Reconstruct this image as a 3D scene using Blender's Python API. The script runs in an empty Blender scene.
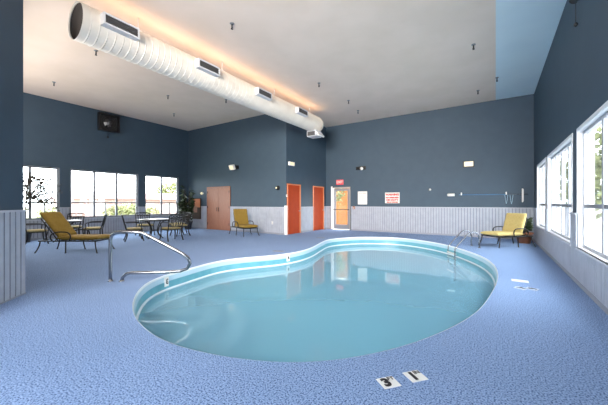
import bpy, bmesh, math, random
from mathutils import Vector, Matrix
from mathutils.geometry import tessellate_polygon
C = bpy.context.scene.collection
SC = bpy.context.scene
PI = math.pi

# ------------------------------------------------------------------ camera, world, light, exposure
FPX = 293.0; YAW = math.radians(33.2); CH = 1.35
cam = bpy.data.cameras.new('camera'); camo = bpy.data.objects.new('camera', cam); C.objects.link(camo)
camo.location = (0, 0, CH); camo.rotation_euler = (PI/2, 0, YAW)
cam.sensor_width = 36; cam.lens = 36*FPX/608; cam.shift_y = 0.5/608; cam.clip_end = 400
SC.camera = camo
SC.view_settings.view_transform = 'Standard'; SC.view_settings.look = 'None'
SC.view_settings.exposure = 0.5; SC.view_settings.gamma = 1.0
SC.cycles.use_denoising = True
SC.cycles.max_bounces = 10; SC.cycles.diffuse_bounces = 5; SC.cycles.transparent_max_bounces = 12
SC.cycles.sample_clamp_indirect = 6
w = bpy.data.worlds.new('sky'); SC.world = w; w.use_nodes = True
w.node_tree.nodes['Background'].inputs[0].default_value = (0.92, 0.965, 1.0, 1)
w.node_tree.nodes['Background'].inputs[1].default_value = 9.5

def area(name, loc, direction, sx, sy, power, col=(1, 1, 1), portal=False):
    l = bpy.data.lights.new(name, 'AREA'); l.shape = 'RECTANGLE'; l.size = sx; l.size_y = sy
    l.energy = power; l.color = col
    if portal: l.cycles.is_portal = True
    o = bpy.data.objects.new(name, l); C.objects.link(o); o.location = loc
    o.rotation_euler = Vector(direction).to_track_quat('-Z', 'Y').to_euler()
    return o
XR, YB, XL, YS, XS, H = 1.16, 13.43, -14.1, 9.96, -7.42, 5.3
PX, PY = -5.88, 1.36
# added fill light behind the camera, unseen, brightening the far end of the room
rl = area('rear_fill', (-1.9, -3.3, 4.1), (-.32, 1, -.13), 5.0, 1.6, 280, (1.0, 0.88, 0.76)); rl.data.spread = 1.1
# unseen area light added to brighten the seating area
area('seating_fill', (-10.0, 1.5, 3.6), (0, 1, 0.1), 7.0, 1.6, 150, (1.0, 0.93, 0.86))
# warm strip lamp lying on top of the air duct, lighting the ceiling
ul = area('duct_uplight', (-6.3, 6.6, CH+3.32+.345), (0, 0, 1), 8.2, .3, 11, (1.0, .60, .34))
ul.rotation_euler = Matrix(((0, 1, 0), (1, 0, 0), (0, 0, -1))).to_euler()
# daylight guides in the side windows
for (x, y0, y1, z0, z1, d) in ((XL-.1, 1.66, 9.4, .74, 2.71, 1), (XR+.1, 4.55, 12.4, .6, 2.56, -1)):
    area('window_daylight', (x, (y0+y1)/2, (z0+z1)/2), (d, 0, 0), z1-z0, y1-y0, 1, portal=True)
area('door_daylight', (-6.5, YB+.1, 1.05), (0, -1, 0), .9, 2.1, 1, portal=True)

# ------------------------------------------------------------------ helpers
def px(x, y):
    X = (x-304)/FPX; Z = (203-y)/FPX
    return X*math.cos(YAW)-math.sin(YAW), X*math.sin(YAW)+math.cos(YAW), Z
def on_floor(x, y, z=0.0):
    a, b, c = px(x, y); t = (z-CH)/c
    return Vector((a*t, b*t, z))

def mat(name, col, rough=0.6, metal=0.0, **k):
    m = bpy.data.materials.new(name); m.use_nodes = True
    b = m.node_tree.nodes['Principled BSDF']
    b.inputs['Base Color'].default_value = (*col, 1); b.inputs['Roughness'].default_value = rough
    b.inputs['Metallic'].default_value = metal
    for kk, v in k.items(): b.inputs[kk.replace('_', ' ')].default_value = v
    return m
def noise_mat(name, c1, c2, scale, rough=0.7, bump=0.0, detail=3, lo=.35, hi=.65, metal=0, dist=.01, stretch=None):
    m = mat(name, c1, rough, metal); nt = m.node_tree; b = nt.nodes['Principled BSDF']
    tc = nt.nodes.new('ShaderNodeTexCoord'); n = nt.nodes.new('ShaderNodeTexNoise')
    n.inputs['Scale'].default_value = scale; n.inputs['Detail'].default_value = detail
    if stretch:
        mp = nt.nodes.new('ShaderNodeMapping'); mp.inputs['Scale'].default_value = stretch
        nt.links.new(tc.outputs['Object'], mp.inputs['Vector']); nt.links.new(mp.outputs[0], n.inputs['Vector'])
    else: nt.links.new(tc.outputs['Object'], n.inputs['Vector'])
    r = nt.nodes.new('ShaderNodeValToRGB')
    r.color_ramp.elements[0].position = lo; r.color_ramp.elements[0].color = (*c1, 1)
    r.color_ramp.elements[1].position = hi; r.color_ramp.elements[1].color = (*c2, 1)
    nt.links.new(n.outputs['Fac'], r.inputs[0]); nt.links.new(r.outputs[0], b.inputs['Base Color'])
    if bump:
        bp = nt.nodes.new('ShaderNodeBump'); bp.inputs['Strength'].default_value = bump; bp.inputs['Distance'].default_value = dist
        nt.links.new(n.outputs['Fac'], bp.inputs['Height']); nt.links.new(bp.outputs[0], b.inputs['Normal'])
    return m

M = {}
M['wall'] = noise_mat('slate_blue_paint', (.040, .072, .108), (.044, .078, .115), 3, .62, .1, 4, dist=.004)
M['wains'] = noise_mat('pale_grey_beadboard', (.36, .39, .46), (.41, .44, .51), 5, .5)
M['cap'] = mat('wainscot_cap_paint', (.46, .48, .54), .5)
M['skirt'] = mat('grey_base_paint', (.28, .30, .35), .6)
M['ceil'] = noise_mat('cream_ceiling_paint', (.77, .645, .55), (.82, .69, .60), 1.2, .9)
M['ceilblue'] = noise_mat('pale_blue_ceiling_strip', (.66, .80, .88), (.69, .83, .90), 1.2, .9)  # one even bluish tone for the ceiling strip by the right windows
M['white'] = mat('white_paint', (.80, .81, .84), .4)
M['mull'] = mat('grey_window_frame', (.20, .21, .24), .45)
M['postwhite'] = mat('white_trim_paint', (.82, .82, .83), .4)
M['orange'] = noise_mat('orange_door_paint', (.36, .040, .005), (.40, .046, .006), 4, .6)
M['orange'].node_tree.nodes['Principled BSDF'].inputs['Specular IOR Level'].default_value = .2
M['orangeframe'] = mat('orange_frame_paint', (.66, .22, .09), .45)
M['brown'] = noise_mat('brown_wood_door', (.26, .10, .055), (.33, .14, .08), 6, .45, stretch=(8, 8, .6))
M['steel'] = mat('stainless_steel', (.30, .31, .33), .22, 1.0)
M['dullmetal'] = mat('dull_metal', (.35, .35, .36), .35, 1.0)
M['iron'] = mat('dark_bronze_metal', (.012, .011, .012), .5, .2)
M['black'] = mat('black_plastic', (.012, .012, .014), .4)
M['darkgrey'] = mat('dark_grey_plastic', (.05, .05, .055), .5)
M['cushion'] = noise_mat('mustard_cushion_fabric', (.24, .145, .018), (.30, .19, .03), 30, .85, .2)
M['cushion2'] = noise_mat('pale_yellow_cushion_fabric', (.52, .40, .14), (.60, .47, .19), 30, .85, .2)
M['tan'] = noise_mat('tan_seat_fabric', (.36, .28, .12), (.44, .35, .16), 30, .85, .2)
M['duct'] = noise_mat('white_duct_metal', (.74, .69, .62), (.80, .75, .68), 2, .55)
M['ductin'] = mat('dark_duct_inside', (.055, .045, .04), .8)
M['grille'] = mat('dark_grille', (.06, .06, .065), .5)
M['ventbox'] = mat('grey_white_vent_metal', (.58, .60, .64), .45)
M['terra'] = noise_mat('terracotta_pot', (.34, .12, .06), (.40, .15, .08), 8, .7)
M['soil'] = mat('soil', (.03, .02, .015), .9)
M['leaf'] = noise_mat('dark_green_leaves', (.012, .028, .010), (.03, .055, .018), 12, .5)
M['leafbrown'] = noise_mat('brownish_leaves', (.035, .022, .02), (.06, .05, .03), 12, .6)
M['bark'] = mat('bark', (.06, .04, .03), .8)
M['red'] = mat('red_lettering', (.55, .05, .04), .5)
M['paper'] = mat('white_sign_board', (.74, .74, .71), .5)
M['ink'] = mat('black_lettering', (.01, .01, .015), .5)
M['greyink'] = mat('grey_lettering', (.35, .33, .30), .6)
M['tile'] = mat('white_marker_tile', (.78, .78, .76), .35)
M['plastic'] = mat('white_plastic', (.80, .80, .78), .35)
M['bluepole'] = mat('blue_pole_metal', (.10, .24, .45), .35)
M['coping'] = mat('light_blue_coping', (.40, .60, .74), .35)
M['rimwhite'] = mat('white_rim', (.72, .80, .86), .35)
M['band'] = noise_mat('teal_pool_band', (.10, .34, .44), (.13, .39, .49), 6, .3)
M['basin'] = noise_mat('aqua_pool_plaster', (.25, .46, .52), (.31, .53, .58), 1.5, .6)
M['stepm'] = noise_mat('pale_step_plaster', (.37, .53, .60), (.42, .58, .64), 3, .6)
M['lawn'] = noise_mat('pale_lawn', (.20, .20, .11), (.24, .24, .14), .6, .9)
M['brick'] = noise_mat('red_brick_far', (.36, .23, .21), (.40, .26, .24), 2, .9)
M['stone'] = mat('pale_stone', (.50, .44, .38), .9)
M['roofm'] = mat('far_roof', (.24, .15, .14), .9)
M['bush'] = noise_mat('yellow_green_leaves', (.13, .14, .06), (.26, .27, .12), 2.5, .9)
M['paving'] = mat('concrete', (.45, .44, .42), .9)
M['orangewall'] = noise_mat('orange_stucco', (.30, .11, .03), (.36, .14, .04), 2, .9)
M['tabletop'] = noise_mat('mottled_table_glass', (.22, .21, .20), (.30, .29, .28), 20, .35)
def emis(name, col, s):
    m = mat(name, col, .4); b = m.node_tree.nodes['Principled BSDF']
    b.inputs['Emission Color'].default_value = (*col, 1); b.inputs['Emission Strength'].default_value = s
    return m
M['dullgrey'] = mat('grey_door_frame_paint', (.30, .29, .28), .5)
M['lamp'] = emis('lit_lamp_lens', (.85, .76, .52), .35)
M['paletile'] = mat('pale_blue_tile', (.45, .52, .66), .5)
M['sash'] = mat('grey_white_window_sash', (.42, .43, .47), .45)
M['groove_shade'] = mat('painted_groove_shade', (.16, .17, .21), .8)  # darker tone for groove bottoms, shade between the boards put into the colour
M['exitred'] = emis('exit_sign_face', (.70, .06, .07), .35)

# carpet
def carpet():
    m = mat('blue_deck_carpet', (.3, .4, .7), .95); nt = m.node_tree; b = nt.nodes['Principled BSDF']
    tc = nt.nodes.new('ShaderNodeTexCoord')
    n1 = nt.nodes.new('ShaderNodeTexNoise'); n1.inputs['Scale'].default_value = 80; n1.inputs['Detail'].default_value = 1
    n2 = nt.nodes.new('ShaderNodeTexNoise'); n2.inputs['Scale'].default_value = .8; n2.inputs['Detail'].default_value = 4
    for n in (n1, n2): nt.links.new(tc.outputs['Object'], n.inputs['Vector'])
    r = nt.nodes.new('ShaderNodeValToRGB')
    e = r.color_ramp.elements
    e[0].position = .34; e[0].color = (.045, .09, .20, 1)
    e[1].position = .62; e[1].color = (.31, .43, .67, 1)
    x = e.new(.47); x.color = (.19, .295, .52, 1)
    r2 = nt.nodes.new('ShaderNodeValToRGB'); r2.color_ramp.elements[0].position = .3; r2.color_ramp.elements[1].position = .7
    r2.color_ramp.elements[0].color = (.90, .92, .93, 1); r2.color_ramp.elements[1].color = (1, 1, 1, 1)
    mx = nt.nodes.new('ShaderNodeMix'); mx.data_type = 'RGBA'; mx.blend_type = 'MULTIPLY'; mx.inputs[0].default_value = 1
    nt.links.new(n1.outputs['Fac'], r.inputs[0]); nt.links.new(n2.outputs['Fac'], r2.inputs[0])
    nt.links.new(r.outputs[0], mx.inputs[6]); nt.links.new(r2.outputs[0], mx.inputs[7])
    nt.links.new(mx.outputs[2], b.inputs['Base Color'])
    bp = nt.nodes.new('ShaderNodeBump'); bp.inputs['Strength'].default_value = .5; bp.inputs['Distance'].default_value = .01
    nt.links.new(n1.outputs['Fac'], bp.inputs['Height']); nt.links.new(bp.outputs[0], b.inputs['Normal'])
    return m
M['carpet'] = carpet()
def schlick(nt, r0, normal=None):
    lw = nt.nodes.new('ShaderNodeLayerWeight'); lw.inputs['Blend'].default_value = .5
    p = nt.nodes.new('ShaderNodeMath'); p.operation = 'POWER'; p.inputs[1].default_value = 5
    m_ = nt.nodes.new('ShaderNodeMath'); m_.operation = 'MULTIPLY_ADD'; m_.inputs[1].default_value = 1-r0; m_.inputs[2].default_value = r0
    nt.links.new(lw.outputs['Facing'], p.inputs[0]); nt.links.new(p.outputs[0], m_.inputs[0])
    if normal: nt.links.new(normal, lw.inputs['Normal'])
    return m_.outputs[0]
def glass():
    m = bpy.data.materials.new('window_glass'); m.use_nodes = True; nt = m.node_tree; nt.nodes.clear()
    o = nt.nodes.new('ShaderNodeOutputMaterial'); mx = nt.nodes.new('ShaderNodeMixShader')
    t = nt.nodes.new('ShaderNodeBsdfTransparent'); g = nt.nodes.new('ShaderNodeBsdfGlossy'); f = None
    t.inputs[0].default_value = (.96, .98, .98, 1); g.inputs['Roughness'].default_value = .02
    nt.links.new(schlick(nt, .05), mx.inputs[0]); nt.links.new(t.outputs[0], mx.inputs[1]); nt.links.new(g.outputs[0], mx.inputs[2])
    nt.links.new(mx.outputs[0], o.inputs[0]); return m
M['glass'] = glass()
def water():
    m = bpy.data.materials.new('pool_water'); m.use_nodes = True; nt = m.node_tree; nt.nodes.clear()
    N = nt.nodes.new; L = nt.links.new
    o = N('ShaderNodeOutputMaterial'); mx = N('ShaderNodeMixShader'); mk = N('ShaderNodeMixShader')
    t = N('ShaderNodeBsdfTransparent'); d = N('ShaderNodeBsdfDiffuse'); g = N('ShaderNodeBsdfGlossy')
    t.inputs[0].default_value = (.90, .98, .99, 1); d.inputs[0].default_value = (.32, .60, .78, 1)
    g.inputs['Roughness'].default_value = .03; g.inputs[0].default_value = (.95, .98, 1, 1)
    mk.inputs[0].default_value = .44
    L(t.outputs[0], mk.inputs[1]); L(d.outputs[0], mk.inputs[2])
    tc = N('ShaderNodeTexCoord'); n = N('ShaderNodeTexNoise'); n.inputs['Scale'].default_value = 2.2; n.inputs['Detail'].default_value = 2
    bp = N('ShaderNodeBump'); bp.inputs['Strength'].default_value = .12; bp.inputs['Distance'].default_value = .02
    L(tc.outputs['Object'], n.inputs['Vector']); L(n.outputs['Fac'], bp.inputs['Height'])
    L(bp.outputs[0], g.inputs['Normal'])
    L(schlick(nt, .03, bp.outputs[0]), mx.inputs[0]); L(mk.outputs[0], mx.inputs[1]); L(g.outputs[0], mx.inputs[2])
    L(mx.outputs[0], o.inputs[0])
    v = N('ShaderNodeVolumeAbsorption'); v.inputs['Color'].default_value = (.40, .88, .96, 1); v.inputs['Density'].default_value = .28
    L(v.outputs[0], o.inputs['Volume'])
    return m
M['water'] = water()

def obj(name, bm, m, parent=None, smooth=False, bevel=0):
    me = bpy.data.meshes.new(name)
    bmesh.ops.recalc_face_normals(bm, faces=bm.faces[:])
    bm.to_mesh(me); bm.free()
    o = bpy.data.objects.new(name, me); C.objects.link(o)
    ms = m if isinstance(m, (list, tuple)) else [m]
    for x in ms: me.materials.append(M[x] if isinstance(x, str) else x)
    if smooth:
        for p in me.polygons: p.use_smooth = True
    if bevel:
        b = o.modifiers.new('bevel', 'BEVEL'); b.width = bevel; b.segments = 2; b.limit_method = 'ANGLE'
    if parent: o.parent = parent
    return o
def B(): return bmesh.new()
def box(bm, x0, x1, y0, y1, z0, z1, mi=0, mtx=None):
    vs = [bm.verts.new((x, y, z)) for x in (x0, x1) for y in (y0, y1) for z in (z0, z1)]
    if mtx: bmesh.ops.transform(bm, matrix=mtx, verts=vs)
    for f in ((0, 1, 3, 2), (4, 6, 7, 5), (0, 4, 5, 1), (2, 3, 7, 6), (0, 2, 6, 4), (1, 5, 7, 3)):
        bm.faces.new([vs[i] for i in f]).material_index = mi
    return bm
def tube(bm, pts, r, n=8, closed=False, mi=0):
    pts = [Vector(p) for p in pts]; N = len(pts); rings = []
    up = None
    for i, p in enumerate(pts):
        if closed: d = pts[(i+1) % N]-pts[i-1]
        else: d = pts[min(i+1, N-1)]-pts[max(i-1, 0)]
        d.normalize()
        if up is None:
            up = Vector((0, 0, 1)) if abs(d.z) < .9 else Vector((1, 0, 0))
        s = d.cross(up)
        if s.length < 1e-4: s = d.cross(Vector((0, 1, 0)))
        s.normalize(); u = s.cross(d).normalized(); up = u
        rr = r[i] if isinstance(r, (list, tuple)) else r
        rings.append([bm.verts.new(p+(s*math.cos(2*PI*k/n)+u*math.sin(2*PI*k/n))*rr) for k in range(n)])
    for i in range(N if closed else N-1):
        a, b = rings[i], rings[(i+1) % N]
        for k in range(n):
            f = bm.faces.new((a[k], a[(k+1) % n], b[(k+1) % n], b[k])); f.material_index = mi; f.smooth = True
    if not closed:
        bm.faces.new(rings[0][::-1]).material_index = mi; bm.faces.new(rings[-1]).material_index = mi
    return bm
def smoothpath(pts, k=6):
    P = [Vector(p) for p in pts]; out = []
    for i in range(len(P)-1):
        p0 = P[max(i-1, 0)]; p1 = P[i]; p2 = P[i+1]; p3 = P[min(i+2, len(P)-1)]
        for j in range(k):
            t = j/k
            out.append(.5*((2*p1)+(-p0+p2)*t+(2*p0-5*p1+4*p2-p3)*t*t+(-p0+3*p1-3*p2+p3)*t**3))
    out.append(P[-1]); return out
def lathe(bm, prof, n=20, c=(0, 0, 0), mi=0, ax='z'):
    rings = []
    for r, z in prof:
        ring = []
        for k in range(n):
            a = 2*PI*k/n
            if ax == 'z': v = (c[0]+r*math.cos(a), c[1]+r*math.sin(a), c[2]+z)
            elif ax == 'y': v = (c[0]+r*math.cos(a), c[1]+z, c[2]+r*math.sin(a))
            else: v = (c[0]+z, c[1]+r*math.cos(a), c[2]+r*math.sin(a))
            ring.append(bm.verts.new(v))
        rings.append(ring)
    for a, b in zip(rings, rings[1:]):
        for k in range(n):
            f = bm.faces.new((a[k], a[(k+1) % n], b[(k+1) % n], b[k])); f.smooth = True; f.material_index = mi
    if prof[0][0] > 1e-6: bm.faces.new(rings[0][::-1]).material_index = mi
    if prof[-1][0] > 1e-6: bm.faces.new(rings[-1]).material_index = mi
    return bm
def tag(o, label, cat, group=None, kind=None):
    if label: o['label'] = label
    if cat: o['category'] = cat
    if group: o['group'] = group
    if kind: o['kind'] = kind
    return o
def thing(name, label, cat, loc=(0, 0, 0), rz=0, group=None):
    o = bpy.data.objects.new(name, None); C.objects.link(o); o.empty_display_size = .1
    o.location = loc; o.rotation_euler = (0, 0, rz); return tag(o, label, cat, group)
def struct(name, bm, m, label=None, **k):
    o = obj(name, bm, m, **k); o['kind'] = 'structure'
    if label: o['label'] = label
    return o
def dup(root, loc, rz, label, group=None):
    r = root.copy(); C.objects.link(r); r.location = loc; r.rotation_euler = (0, 0, rz); r['label'] = label
    if group: r['group'] = group
    for ch in list(root.children):
        c = ch.copy(); C.objects.link(c); c.parent = r
        for g in list(ch.children):
            d = g.copy(); C.objects.link(d); d.parent = c
    return r
def text(name, s, size, m, loc, xdir, ydir, parent=None, depth=.002, bold=0):
    cu = bpy.data.curves.new(name, 'FONT'); cu.body = s; cu.size = size; cu.extrude = depth; cu.offset = bold
    cu.align_x = 'CENTER'; cu.align_y = 'CENTER'; cu.resolution_u = 3
    o = bpy.data.objects.new(name, cu); C.objects.link(o)
    xd = Vector(xdir).normalized(); yd = Vector(ydir).normalized(); zd = xd.cross(yd)
    o.matrix_world = Matrix.Translation(loc) @ Matrix((xd, yd, zd)).transposed().to_4x4()
    dg = bpy.context.evaluated_depsgraph_get(); me = bpy.data.meshes.new_from_object(o.evaluated_get(dg))
    o2 = bpy.data.objects.new(name, me); me.materials.clear(); me.materials.append(M[m]); C.objects.link(o2)
    o2.matrix_world = o.matrix_world.copy()
    bpy.data.objects.remove(o)
    if parent:
        o2.parent = parent; o2.matrix_parent_inverse = parent.matrix_world.inverted() if False else Matrix.Identity(4)
    return o2

# ------------------------------------------------------------------ pool outline
RIM = [(131.7,308.8),(133,300),(136.8,291.8),(144,284.4),(154.6,278.5),(169.4,273.6),(187,268.9),(209.7,262.6),(229.5,259),(255,256.6),
 (280,254.4),(299.7,251),(312,247),(320,242.8),(329,239.2),(349,237.3),(368.8,236.8),(400,237.8),(429.5,241.4),(453,246.3),
 (478.8,254.8),(492.6,262.8),(497.8,271.4),(497.8,280.3),(493.7,290),(486.8,301.4),(479,310.5),(465,320.6),(443.4,331.6),(419.7,341.0),
 (400,347.5),(355.8,357.5),(313.9,362.3),(280,362.9),(245,359.8),(219.7,356.0),(196,351.2),(172.4,344.6),(154.6,336.4),(140.8,325.8),(133.9,316)]
P0 = [on_floor(*p) for p in RIM]
def catmull_closed(P, k):
    out = []; n = len(P)
    for i in range(n):
        p0, p1, p2, p3 = P[i-1], P[i], P[(i+1) % n], P[(i+2) % n]
        for j in range(k):
            t = j/k; out.append(.5*((2*p1)+(-p0+p2)*t+(2*p0-5*p1+4*p2-p3)*t*t+(-p0+3*p1-3*p2+p3)*t**3))
    return out
def resample(P, n):
    L = [0]
    for a, b in zip(P, P[1:]+P[:1]): L.append(L[-1]+(b-a).length)
    T = L[-1]; out = []; i = 0; Q = P+P[:1]
    for k in range(n):
        s = T*k/n
        while L[i+1] < s: i += 1
        f = (s-L[i])/max(L[i+1]-L[i], 1e-9); out.append(Q[i].lerp(Q[i+1], f))
    return out
NP = 220
CT = resample(catmull_closed(P0, 8), NP)
for _ in range(6): CT = [(CT[i-1]+CT[i]*2+CT[(i+1) % NP])/4 for i in range(NP)]
area2 = sum(CT[i].x*CT[(i+1) % NP].y-CT[(i+1) % NP].x*CT[i].y for i in range(NP))
if area2 < 0: CT.reverse()
NRM = []
for i in range(NP):
    d = (CT[(i+2) % NP]-CT[i-2]); NRM.append(Vector((-d.y, d.x, 0)).normalized())   # inward
def ring(off, z): return [Vector((p.x+n.x*off, p.y+n.y*off, z)) for p, n in zip(CT, NRM)]

# ------------------------------------------------------------------ floor, ceiling, walls
OUT = [(XR, -3.6), (XR, YB), (XS, YB), (XS, YS), (XL, YS), (XL, PY), (PX, PY), (-4.9, .42), (-4.9, -3.6)]
def fill(bm, outer, holes, z, mi=0):
    polys = [[Vector((x, y, 0)) for x, y in outer]]+[[Vector((p.x, p.y, 0)) for p in h] for h in holes]
    flat = [p for q in polys for p in q]; vs = [bm.verts.new((p.x, p.y, z)) for p in flat]
    for t in tessellate_polygon(polys):
        try: bm.faces.new([vs[i] for i in t]).material_index = mi
        except ValueError: pass
bm = B(); fill(bm, OUT, [CT], 0)
bmesh.ops.recalc_face_normals(bm, faces=bm.faces[:])
struct('floor', bm, 'carpet', 'blue speckled carpeted pool deck')

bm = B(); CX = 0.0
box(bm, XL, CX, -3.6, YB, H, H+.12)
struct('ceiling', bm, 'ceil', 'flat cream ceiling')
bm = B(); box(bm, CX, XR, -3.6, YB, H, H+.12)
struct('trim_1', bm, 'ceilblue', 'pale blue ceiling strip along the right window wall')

def wall(name, a, b, openings, nrm, label, t=.2, z1=H+.1):
    """a->b inner face line, nrm = inward unit normal, openings (s0,s1,z0,z1)"""
    a = Vector((*a, 0)); b = Vector((*b, 0)); L = (b-a).length; u = (b-a)/L; n = Vector((*nrm, 0))
    mt = Matrix(((u.x, -n.x, 0, a.x), (u.y, -n.y, 0, a.y), (0, 0, 1, 0), (0, 0, 0, 1)))
    bm = B(); s = 0
    for (s0, s1, z0, zz) in sorted(openings):
        if s0 > s: box(bm, s, s0, 0, t, 0, z1, 0, mt)
        if z0 > 0: box(bm, s0, s1, 0, t, 0, z0, 0, mt)
        box(bm, s0, s1, 0, t, zz, z1, 0, mt); s = s1
    if s < L: box(bm, s, L, 0, t, 0, z1, 0, mt)
    return struct(name, bm, 'wall', label), mt
LW = [(1.66, 4.30), (4.64, 7.28), (7.61, 9.37)]; LZ = (.74, 2.71)
RW = [(10.38, 12.4), (7.10, 10.03), (4.55, 6.66)]; RZ = (.60, 2.56)
wall('wall_left', (XL, PY-.2), (XL, YS+.2), [(y0-PY+.2, y1-PY+.2, *LZ) for y0, y1 in LW], (1, 0), 'dark slate blue wall with three picture windows')
wall('wall_right', (XR, -3.8), (XR, YB+.2), [(y0+3.8, y1+3.8, *RZ) for y0, y1 in RW], (-1, 0), 'dark slate blue wall with tall white framed windows')
wall('wall_back', (XS, YB), (XR, YB), [(-7.03-XS, -6.05-XS, 0, 2.13)], (0, -1), 'dark slate blue back wall behind the pool')
bm = B()
box(bm, XL-.2, XS, YS, YS+.2, 0, H+.1)
struct('wall_block_front', bm, 'wall', 'slate blue wall with the brown double door')
bm = B(); box(bm, XS-.2, XS, YS+.2, YB+.2, 0, H+.1)
struct('wall_block_side', bm, 'wall', 'slate blue side wall with two orange doors')
bm = B(); fillpts = [(PX, PY), (-4.9, .42), (-4.9, -3.8), (-5.1, -3.8), (-5.1, .3), (PX-.1, PY-.2), (XL-.2, PY-.2), (XL-.2, PY)]
vs0 = [bm.verts.new((x, y, 0)) for x, y in fillpts]; vs1 = [bm.verts.new((x, y, H+.1)) for x, y in fillpts]
for i in range(len(fillpts)): bm.faces.new((vs0[i], vs0[(i+1) % 8], vs1[(i+1) % 8], vs1[i]))
struct('wall_front', bm, 'wall', 'slate blue angled wall at the left edge')
wall('wall_rear', (-4.9, -3.6), (XR, -3.6), [(.5, 5.56, .9, 4.4)], (0, 1), 'rear wall behind the camera')

tn = [1]
def wains(a, b, nrm, z0=.07, z1=1.15, cap=True):
    """beadboard between two points: grooved panel, cap and base as one structure object"""
    tn[0] += 1
    a = Vector((*a, 0)); b = Vector((*b, 0)); L = (b-a).length; u = (b-a)/L; n = Vector((*nrm, 0)).normalized()
    mt = Matrix(((u.x, n.x, 0, a.x), (u.y, n.y, 0, a.y), (0, 0, 1, 0), (0, 0, 0, 1)))
    bm = B(); prof = []; s = 0; T = .028; P = .105
    while s < L-1e-6:
        e = min(s+P, L); prof += [(s, T), (max(e-.020, s), T), (max(e-.019, s), .002), (e-.001 if e-.001 > s else e, .002)]
        s = e
    prof.append((L, T))
    lo = [bm.verts.new(mt @ Vector((q[0], q[1], z0))) for q in prof]; hi = [bm.verts.new(mt @ Vector((q[0], q[1], z1))) for q in prof]
    for i in range(len(prof)-1): bm.faces.new((lo[i], lo[i+1], hi[i+1], hi[i])).material_index = 3 if prof[i][1] < .01 and prof[i+1][1] < .01 else 0  # groove bottoms take the painted shade colour
    for s_ in (0, L): box(bm, s_-(.001 if s_ else 0), s_+(0 if s_ else .001), 0, T, z0, z1, 0, mt)
    if cap: box(bm, 0, L, 0, T+.012, z1, z1+.03, 1, mt)
    if z0 > 0 and z0 < .1: box(bm, 0, L, 0, T+.006, 0, z0, 2, mt)
    return struct('trim_%d' % tn[0], bm, ['wains', 'cap', 'skirt', 'groove_shade'], 'pale grey beadboard wainscot')
ds = Vector((-4.9-PX, .42-PY)); dn = Vector((-ds.y, ds.x)).normalized()
if dn.dot(Vector((1, 1))) < 0: dn = -dn
wains((PX, PY), (-4.9, .42), dn, z0=.02, z1=1.22)
# left wall, right wall: under and between windows
def side_wains(x, nx, wins, y0, y1, sill):
    edges = sorted(wins); y = y0
    for (a, b) in edges:
        if a > y: wains((x, y), (x, a), (nx, 0))
        wains((x, a), (x, b), (nx, 0), z1=sill-.03); y = b
    if y < y1: wains((x, y), (x, y1), (nx, 0))
side_wains(XL, 1, LW, PY, YS, LZ[0])
side_wains(XR, -1, RW[:3], 3.0, YB, RZ[0])
wains((XL, YS), (-12.50, YS), (0, -1)); wains((-10.78, YS), (XS-.0, YS), (0, -1))
wains((XS, YS+.03), (XS, 9.93+.03), (1, 0)) if False else None
wains((XS, 11.08), (XS, 12.10), (1, 0)); wains((XS, 13.2), (XS, YB), (1, 0))
wains((XS, YB), (-7.12, YB), (0, -1)); wains((-5.98, YB), (XR, YB), (0, -1))
bm = B(); box(bm, XS-.07, XS+.035, YS-.035, YS+.05, 0, 1.24)
struct('trim_40', bm, 'postwhite', 'white corner post of the wainscot', bevel=.004)

# ------------------------------------------------------------------ windows
def window(n, x, y0, y1, z0, z1, muls, bar, slid, inward, out, fm, fr=.055, label=''):
    """window in a wall at x; inward = +1 if the room is on the +x side"""
    root = bpy.data.objects.new('window_%d' % n, None); C.objects.link(root); root['kind'] = 'structure'; root['label'] = label
    root.location = (x, y0, z0); W = y1-y0; Hh = z1-z0; D = -inward
    xa, xb = sorted((D*.06, D*.13))
    bm = B()
    box(bm, xa, xb, 0, fr, 0, Hh); box(bm, xa, xb, W-fr, W, 0, Hh); box(bm, xa, xb, fr, W-fr, 0, fr); box(bm, xa, xb, fr, W-fr, Hh-fr, Hh)
    obj('window_frame', bm, fm, root, bevel=.004)
    ms = [0]+[m-y0 for m in muls]+[W]
    bm = B()
    for m in ms[1:-1]: box(bm, xa, xb, m-fr*.6, m+fr*.6, fr, Hh-fr)
    obj('mullion', bm, fm, root, bevel=.004)
    bm = B(); box(bm, xa+.005, xb-.005, fr, W-fr, bar-z0-.028, bar-z0+.028); obj('rail', bm, M['mull'], root)
    bm = B()
    for k, (a, b) in enumerate(zip(ms, ms[1:])):
        if k in slid:
            c = (a+b)/2; box(bm, xa+.01, xb-.01, c-.02, c+.02, fr, bar-z0-.028)
    if len(bm.verts): obj('sash_stile', bm, M['mull'], root)
    else: bm.free()
    bm = B(); xm = (xa+xb)/2; box(bm, xm-.003, xm+.003, fr*.5, W-fr*.5, fr*.5, Hh-fr*.5); obj('pane', bm, 'glass', root)
    bm = B(); x0, x1 = sorted((D*.06, -D*.035)); box(bm, x0, x1, -.03, W+.03, -.035, 0); obj('sill', bm, 'white', root, bevel=.004)
    if out:
        bm = B(); x0, x1 = sorted((D*.06, -D*.012))
        box(bm, x0, x1, -.05, 0, -.0, Hh+.05); box(bm, x0, x1, W, W+.05, -.0, Hh+.05); box(bm, x0, x1, 0, W, Hh, Hh+.05)
        obj('casing', bm, 'white', root, bevel=.003)
    bm = B(); x0, x1 = sorted((0, D*.2))
    box(bm, x0, x1, 0, .012, 0, Hh); box(bm, x0, x1, W-.012, W, 0, Hh); box(bm, x0, x1, .012, W-.012, Hh-.012, Hh); box(bm, x0, x1, .012, W-.012, 0, .012)
    obj('reveal', bm, 'white' if out else fm, root)
    return root
window(1, XL, *LW[0], *LZ, [2.54, 3.46], 1.36, [2], 1, False, M['mull'], .06, 'leftmost picture window behind the leafy tree')
window(2, XL, *LW[1], *LZ, [5.50, 6.37], 1.36, [1], 1, False, M['mull'], .06, 'middle picture window of the left wall')
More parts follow.
